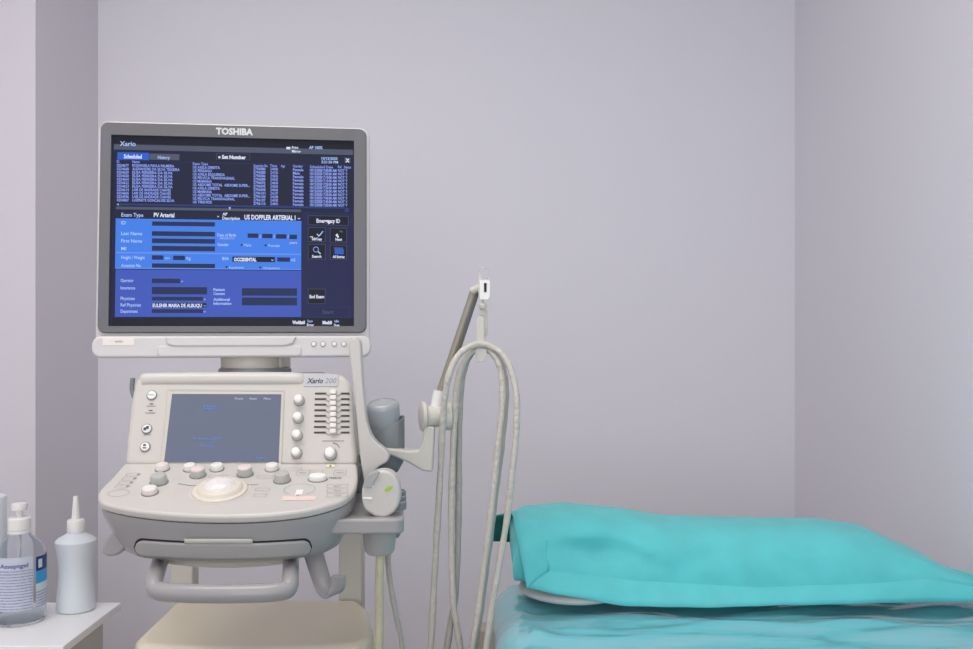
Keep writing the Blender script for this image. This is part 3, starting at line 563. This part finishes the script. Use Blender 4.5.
cable([P(436, 770, 1.58), P(440, 700, 1.56), P(446, 655, 1.545), P(450.5, 625, 1.54), P(454.5, 600, 1.535), P(457.6, 550, 1.53), P(458.6, 500, 1.525), P(458.8, 450, 1.52), P(459.6, 410, 1.515), P(462, 380, 1.51), P(467, 360, 1.506), P(475, 349.5, 1.506), P(483, 346.6, 1.508), P(492, 350.6, 1.506), P(500.6, 361, 1.504), P(505, 380, 1.502), P(505.4, 405, 1.50), P(502, 440, 1.50), P(497, 480, 1.50), P(492, 520, 1.50), P(487, 560, 1.505), P(481, 605, 1.51), P(474, 649, 1.515), P(462, 720, 1.54), P(440, 800, 1.60)],
      .0054, 'cabled', 'darker grey sleeved cable loop hanging just behind the innermost loop on the hook', G)

# ================================================================ EXAMINATION BED
BZ = .780; B0, B1, BY0, BY1 = .012, .862, -.15, 1.765
BED = empty('examination_bed', (.417, .8, 0), label='padded examination bed at the right with a beige frame end, under the teal sheet', category='bed')
b = nb(); box(b, B0+.012, B1-.008, BY0+.01, BY1-.012, .62, BZ-.026); obj('mattress', b, M['pillow'], BED, bevel=.04, seg=6)
b = nb(); box(b, B0+.02, B1-.02, BY0+.03, BY1-.02, .57, .62); obj('bed_frame', b, M['frame'], BED, bevel=.006)
for x in (B0+.06, B1-.06):
    for y in (BY0+.1, BY1-.12):
        b = nb(); box(b, x-.02, x+.02, y-.02, y+.02, 0, .575); obj('leg', b, M['frame'], BED, bevel=.004)
b = nb(); box(b, P(477, 628, 1.70).x, B0+.012, 1.70, 1.74, .60, CAM.z-(628-CY)/F*1.70); obj('side_bracket', b, M['frame'], BED, bevel=.008)
# sheet: top, rounded edges and hanging sides, with wrinkles
def hsh(x, y):
    w_ = .0028*sin(9*x+31*y+2.2*sin(5*x+3))+.0022*sin(-6*x+58*y+1.7*sin(11*x))+.0014*sin(17*x-83*y+2*sin(7*x+9*y))
    dl = x-B0
    w_ += .010*math.exp(-((dl-.055)/.03)**2)*(.5+.5*sin(14*y+1))*(1 if y < 1.52 else math.exp(-((y-1.52)/.05)**2))      # ridge at the left edge
    w_ += .005*math.exp(-((y-1.47-.05*sin(6*x))/.02)**2)+.004*math.exp(-((y-1.415-.06*x)/.014)**2)+.004*math.exp(-((y-1.35+.08*x)/.018)**2)
    for fx, fy, ph, am in ((1.3, 21, .4, .0045), (-2.1, 33, 2.0, .003), (3.0, 47, 1.1, .002)):
        w_ += am*(1-abs(sin(fx*x*3+fy*y+ph+.8*sin(4*x+ph))))**3
    return w_-.006
b = nb(); nx, ny = 110, 150; rr_ = .05; grid = []
def prof(t, lo, hi, drop):       # t in 0..1 along a strip that drops, rounds, runs flat, rounds, drops
    Ls = [drop, rr_*pi/2, hi-lo-2*rr_, rr_*pi/2, drop]; tot = sum(Ls); s = t*tot
    if s < Ls[0]: return lo, -rr_-(Ls[0]-s)
    s -= Ls[0]
    if s < Ls[1]: a = s/rr_; return lo+rr_*(1-cos(a)), -rr_*(1-sin(a))
    s -= Ls[1]
    if s < Ls[2]: return lo+rr_+s, 0
    s -= Ls[2]
    if s < Ls[3]: a = s/rr_; return hi-rr_+rr_*sin(a), -rr_*(1-cos(a))
    return hi, -rr_-(s-Ls[3])
for j in range(ny+1):
    t = (j/ny); t = 1-(1-t)**1.5 if True else t
    y, dz1 = prof(t, BY0, BY1, .12); row = []
    for i in range(nx+1):
        x, dz2 = prof(i/nx, B0, B1, .12)
        e = 1 if (dz1 == 0 and dz2 == 0) else .35
        dz = min(dz1, dz2) if min(dz1, dz2) < -rr_ else -(rr_-math.sqrt(max(0, (rr_)**2-min(rr_, math.hypot(math.sqrt(max(0, rr_**2-(rr_+dz1)**2)), math.sqrt(max(0, rr_**2-(rr_+dz2)**2))))**2)))
        row.append(b.verts.new((x, y, BZ+dz+hsh(x, y)*e)))
    grid.append(row)
for A, B in zip(grid, grid[1:]):
    for i in range(nx): b.faces.new((A[i], A[i+1], B[i+1], B[i]))
obj('bed_sheet', b, M['sheet'], None, angle=80, solid=.001, offset=-1, label='glossy wrinkled teal sheet stretched over the examination bed', category='sheet')

MATS['teal_vinyl_sheet'].node_tree.nodes['Principled BSDF'].inputs['Coat IOR'].default_value = 1.85
# ---- pillow
PO = empty('pillow', (.42, 1.66, .79), label='plump pillow in a bright teal flanged case at the head of the bed', category='pillow')
def interp(tab, x):
    if x <= tab[0][0]: return tab[0][1]
    for (x0, y0), (x1, y1) in zip(tab, tab[1:]):
        if x <= x1: t = (x-x0)/(x1-x0); t = t*t*(3-2*t)*.35+t*.65; return y0+(y1-y0)*t
    return tab[-1][1]
TOPS = [(512, 517), (530, 511), (570, 508), (620, 512.5), (680, 521), (760, 522.5), (830, 523), (870, 528), (910, 544), (940, 560), (973, 581), (992, 594)]
SEAM = [(512, 568), (530, 569), (606, 577), (647, 581.5), (763, 588), (860, 585), (930, 579.5), (992, 590)]
HEM = [(512, 583), (527, 588), (556, 594.5), (632, 606.5), (693, 607.5), (784, 605.5), (885, 603), (973, 601.5), (995, 601)]
b = nb(); NS, NK = 96, 44; rings = []
def body(px, k, kk):     # px at the seam depth
    t = (px-512)/480; Yf = 1.562+.012*sin(5*t); Yb = 1.792-.02*t; g_ = max(0, (px-890)/102); Yb -= .19*g_**1.1
    x = (px-CX)/F*(1.60+.032*t); zt = CAM.z-(interp(TOPS, px)-CY)/F*1.655; zs = CAM.z-(interp(SEAM, px)-CY)/F*Yf
    th = 2*pi*k/kk; c_, s_2 = cos(th), sin(th); yc, ah = (Yf+Yb)/2, (Yb-Yf)/2
    zb = max(BZ+.006, zs-.022-.012*max(0, min(1, (550-px)/20)))
    cc = math.copysign(abs(c_)**.72, c_)
    y = yc-ah*cc
    if s_2 >= 0: z = zs+(zt-zs)*(s_2**.82)
    else: z = zs+(zs-zb)*(-(abs(s_2)**.6))
    if s_2 > 0 and c_ > 0:   # creases on the front face
        f = s_2*c_*2
        z += f*(.0035*sin(px*.055+3*s_2)*sin(px*.021)+.002*sin(px*.11+6*s_2))
        pin = math.exp(-((px-592)/34)**2)*math.exp(-((s_2-.33)/.2)**2); y += .030*pin
        pin = math.exp(-((px-700-(s_2-.4)*90)/16)**2)*math.exp(-((s_2-.42)/.25)**2); y += .007*pin
        pin = math.exp(-((px-628-(.45-s_2)*120)/13)**2)*math.exp(-((s_2-.25)/.2)**2); y += .010*pin
        pin = math.exp(-((px-780+(s_2-.4)*80)/14)**2)*math.exp(-((s_2-.3)/.22)**2); y += .007*pin
        pin = math.exp(-((px-900+(s_2-.4)*60)/22)**2)*math.exp(-((s_2-.35)/.25)**2); y += .007*pin
    if px < 545: x += .016*max(0, min(1, (.85-z)/.055))**2*(545-px)/33
    return V((x, y, z)), yc, zs
for i in range(NS+1):
    px = 512+480*(i/NS); ring = []
    e = min(1, (px-512)/14+.02); e = math.sqrt(max(0, 1-(1-e)**2)); e = .55+.45*e
    for k in range(NK):
        p, yc, zs = body(px, k, NK); p.z = zs+(p.z-zs)*(e if p.z > zs else 1); ring.append(b.verts.new(p))
    rings.append(ring)
for A, B in zip(rings, rings[1:]):
    for k in range(NK): b.faces.new((A[k], A[(k+1) % NK], B[(k+1) % NK], B[k]))
b.faces.new(rings[0]); b.faces.new(rings[-1])
obj('pillowcase', b, M['teal'], PO, angle=70)
# flange: a doubled strip of cloth along the front seam and the open left end
b = nb(); rows = []
for i in range(81):
    px = 526+(993-526)*i/80; t = i/80
    s0, yc, zs = body(max(px, 514), 0, NK); xs = (px-CX)/F*1.56
    hz = CAM.z-(interp(HEM, px)-CY)/F*1.542; wv = .0015*sin(px*.05)+.001*sin(px*.13)
    top_ = V((xs, s0.y+.004, s0.z+.0015)); bot = V(((px-CX)/F*1.542, 1.542+wv, hz))
    rows.append([b.verts.new(top_.lerp(bot, f)+V((0, -.004*sin(pi*f), .001*sin(pi*f)))) for f in (0, .08, .25, .5, .75, 1)])
for A, B in zip(rows, rows[1:]):
    for k in range(5): b.faces.new((A[k], A[k+1], B[k+1], B[k]))
obj('front_flange', b, M['teal'], PO, solid=.0022, offset=0, angle=60)
b = nb()
edge = spl([P(527, 588.4, 1.541), P(523.4, 570, 1.548), P(519, 548, 1.562), P(514.6, 527, 1.59), P(511.6, 513.6, 1.64), P(502, 514.4, 1.70), P(492, 516, 1.765)], 6)
inner = []
for i in range(len(edge)):
    p, yc, zs = body(549, 21.5*i/(len(edge)-1)*.83, NK); inner.append(p+V((0, .002, -.002)))
rw = [[b.verts.new(e.lerp(n_, f)+V((0, -.001*sin(pi*f), .002*sin(pi*f)))) for f in (0, .2, .4, .6, .8, 1)] for e, n_ in zip(edge, inner)]
for A, B in zip(rw, rw[1:]):
    for k in range(5): b.faces.new((A[k], A[k+1], B[k+1], B[k]))
obj('end_flange', b, M['teal'], PO, solid=.002, offset=0, angle=70)
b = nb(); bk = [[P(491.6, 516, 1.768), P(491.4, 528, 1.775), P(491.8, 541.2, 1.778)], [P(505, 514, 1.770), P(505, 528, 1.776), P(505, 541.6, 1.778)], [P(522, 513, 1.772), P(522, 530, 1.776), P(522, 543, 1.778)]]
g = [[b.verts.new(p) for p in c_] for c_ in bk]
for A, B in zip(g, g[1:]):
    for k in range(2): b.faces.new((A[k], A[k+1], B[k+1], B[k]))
obj('back_flange', b, M['teal_shade'], PO, solid=.0015, offset=0, label='inside of the open teal pillowcase end, its shade painted dark green')  # same cloth as the case; shade of the open end is painted in
b = nb(); c_ = P(600, 600, 1.60); mx = bmesh.ops.create_uvsphere(b, u_segments=32, v_segments=16, radius=1)
for vtx in b.verts: q = vtx.co.copy(); vtx.co = V((.150+q.x*.095, 1.64+q.y*.092, BZ+.017+q.z*.017))
obj('pillow_insert', b, M['pillow'], PO, label='white pillow showing under the case')

# ================================================================ SIDE CABINET AND BOTTLES
TZ = .72; tx0, tx1, ty0, ty1 = -1.25, -.697, 1.565, 1.812
SC = empty('side_cabinet', (-.97, 1.69, 0), label='low white laminate cabinet in the lower left corner carrying the bottles', category='cabinet')
b = nb(); box(b, tx0, tx1, ty0, ty1, TZ-.014, TZ); obj('cabinet_top', b, M['lam'], SC, bevel=.0015, seg=2)
b = nb(); box(b, tx0+.01, tx1-.022, ty0+.018, ty1-.03, .04, TZ-.014); obj('cabinet_body', b, M['lamedge'], SC, bevel=.0015, seg=2)
b = nb(); box(b, tx0+.02, tx1-.03, ty0+.004, ty0+.018, .06, TZ-.02); d_ = obj('door', b, M['lam'], SC, bevel=.002, seg=2)
b = nb(); sweep(b, spl([V((-.76, ty0+.006, .60)), V((-.76, ty0-.02, .59)), V((-.76, ty0-.02, .51)), V((-.76, ty0+.006, .50))], 5), .004, 10); obj('handle', b, M['chrome'], d_)
b = nb(); box(b, tx0+.02, tx1-.04, ty0+.03, ty1-.04, 0, .04); obj('plinth', b, M['dgrey'], SC)
# squeeze bottle
k = 1.78/F*.95; c0 = V((P(75.8, 613, 1.765).x, 1.765, TZ))
SB = empty('squeeze_bottle', c0, label='milky white squeeze bottle with a pointed nozzle on the white cabinet', category='bottle')
b = nb(); lathe(b, c0, (0, 0, 1), [(17*k, 0), (19.3*k, 2*k), (19.3*k, 5*k), (18.4*k, 18*k), (16.8*k, 32*k), (16.3*k, 40*k), (17, 48*k) if False else (16.8*k, 48*k), (18.6*k, 60*k), (20.2*k, 70*k), (20.3*k, 72.5*k), (18*k, 75*k), (9*k, 80*k), (8.2*k, 81*k), (8.2*k, 84*k)], 48); obj('bottle_body', b, M['milk'], SB, angle=35)
b = nb(); lathe(b, c0, (0, 0, 1), [(8.6*k, 81.5*k), (8.8*k, 83*k), (8.6*k, 93*k), (7.6*k, 94.5*k), (4.4*k, 95*k), (4*k, 98*k), (2.6*k, 117*k), (2.2*k, 118.6*k), (0, 119*k)], 36); obj('nozzle_cap', b, M['white'], SB, angle=35)
# pump bottle
k = 1.70/F*.95; c0 = V((P(19.5, 628, 1.70).x, 1.70, TZ))
PB = empty('pump_bottle', c0, label='clear hand gel bottle with white pump and printed blue label, on the cabinet edge', category='bottle')
ou = [(22*k, 0), (25.5*k, 3*k), (26*k, 8*k), (26*k, 66*k), (25*k, 74*k), (21.5*k, 81*k), (14*k, 88*k), (10.5*k, 92*k), (10*k, 97*k)]
b = nb(); prf = ou+[(r_-1.0*k, h_) for r_, h_ in ou[::-1][:-1]]+[(0, 2.2*k)]
lathe(b, c0+V((0, 0, .0004)), (0, 0, 1), prf, 56); obj('bottle_body', b, M['clear'], PB, angle=35)
b = nb(); lathe(b, c0, (0, 0, 1), [(11*k, 92.5*k), (11.3*k, 93.5*k), (11*k, 95*k), (10.4*k, 95.4*k), (10.4*k, 96.4*k), (11.2*k, 96.8*k), (11*k, 108*k), (10*k, 109*k), (3.4*k, 109.5*k), (3.2*k, 114*k), (3.4*k, 116*k), (7.6*k, 117*k), (8*k, 121*k), (7.4*k, 123.6*k), (0, 124*k)], 36)
sweep(b, [c0+V((0, 0, 119.5*k)), c0+V((-4*k, 12*k, 119.5*k)), c0+V((-5*k, 17*k, 117*k))], .0035, 10); lathe(b, c0, (0, 0, 1), [(1.8*k, 10*k), (1.8*k, 95*k)], 10)
obj('pump_head', b, M['white'], PB, angle=35)
def shell(bm, a0, a1, z0, z1, r, mi=0, n=28):
    n0 = len(bm.faces); A = [[bm.verts.new(c0+V((r*sin(a), -r*cos(a), z))) for z in (z0, z1)] for a in [R(a0+(a1-a0)*i/n) for i in range(n+1)]]
    for p, q in zip(A, A[1:]): bm.faces.new((p[0], q[0], q[1], p[1]))
    setm(bm, n0, mi)
lm = bpy.data.materials.new('printed_label'); lm.use_nodes = True; nt = lm.node_tree; bs = nt.nodes['Principled BSDF']
tc = nt.nodes.new('ShaderNodeTexCoord'); mp = nt.nodes.new('ShaderNodeMapping'); mp.inputs['Scale'].default_value = (500, 500, 380); nz = nt.nodes.new('ShaderNodeTexNoise'); nz.inputs['Scale'].default_value = 1.2; nz.inputs['Detail'].default_value = 2
wv = nt.nodes.new('ShaderNodeTexWave'); wv.bands_direction = 'Z'; wv.inputs['Scale'].default_value = 62; wv.inputs['Distortion'].default_value = 2.5; wv.inputs['Detail Scale'].default_value = 30; mxn = nt.nodes.new('ShaderNodeMath'); mxn.operation = 'MULTIPLY'
rp = nt.nodes.new('ShaderNodeValToRGB'); rp.color_ramp.elements[0].position = .25; rp.color_ramp.elements[1].position = .5; rp.color_ramp.elements[0].color = lin((202, 206, 222)); rp.color_ramp.elements[1].color = lin((128, 138, 172))
nt.links.new(tc.outputs['Object'], mp.inputs[0]); nt.links.new(mp.outputs[0], nz.inputs['Vector']); nt.links.new(tc.outputs['Object'], wv.inputs['Vector'])
nt.links.new(nz.outputs['Fac'], mxn.inputs[0]); nt.links.new(wv.outputs['Fac'], mxn.inputs[1]); nt.links.new(mxn.outputs[0], rp.inputs[0]); nt.links.new(rp.outputs[0], bs.inputs['Base Color']); bs.inputs['Roughness'].default_value = .4
b = nb(); r = 26.3*k; shell(b, -46, 54, 17*k, 60*k, r, 0); shell(b, -46, 54, 60*k, 72*k, r, 1)
BPL = Plane(V((0, c0.y-r, c0.z)), (1, 0, 0), (0, 0, 1))
vs_, fs = glyphs('Asseptgel', .015); mx_ = max(v.x for v in vs_); vv = []
for v_ in vs_: a = R(-16)+R(60)*(v_.x/mx_); z = 61.5*k+v_.y*.0105; rr2 = r+.0003; vv.append(b.verts.new(c0+V((rr2*sin(a), -rr2*cos(a), z))))
n0 = len(b.faces)
for f_ in fs: b.faces.new([vv[i] for i in f_])
setm(b, n0, 2)
o = obj('front_label', b, [lm, mat('label_film', (205, 212, 226), .35), mat('label_ink', (66, 84, 150), .5)], PB, angle=80, recalc=False)
b = nb(); shell(b, 62, 122, 17*k, 34*k, r, 3); shell(b, 62, 122, 34*k, 42*k, r, 2); shell(b, 62, 122, 42*k, 55*k, r, 1); shell(b, 62, 122, 55*k, 70*k, r, 0); shell(b, 68, 80, 58*k, 67*k, r+.0003, 2)
obj('side_label', b, [mat('label_navy', (34, 58, 126), .4), mat('label_cyan', (52, 160, 222), .4), mat('label_pale', (206, 226, 232), .4), lm], PB, angle=80, recalc=False, label='navy and cyan side label')
# white canister behind
b = nb(); c0 = V((P(-13, 600, 1.77).x, 1.755, TZ)); lathe(b, c0, (0, 0, 1), [(.037, 0), (.040, .002), (.040, .208), (.0385, .212), (0, .213)], 48)
obj('canister', b, M['milk'], None, angle=35, label='plain white canister cut by the left picture edge behind the pump bottle', category='canister')
bpy.data.objects.remove(fo); bpy.data.curves.remove(fc)
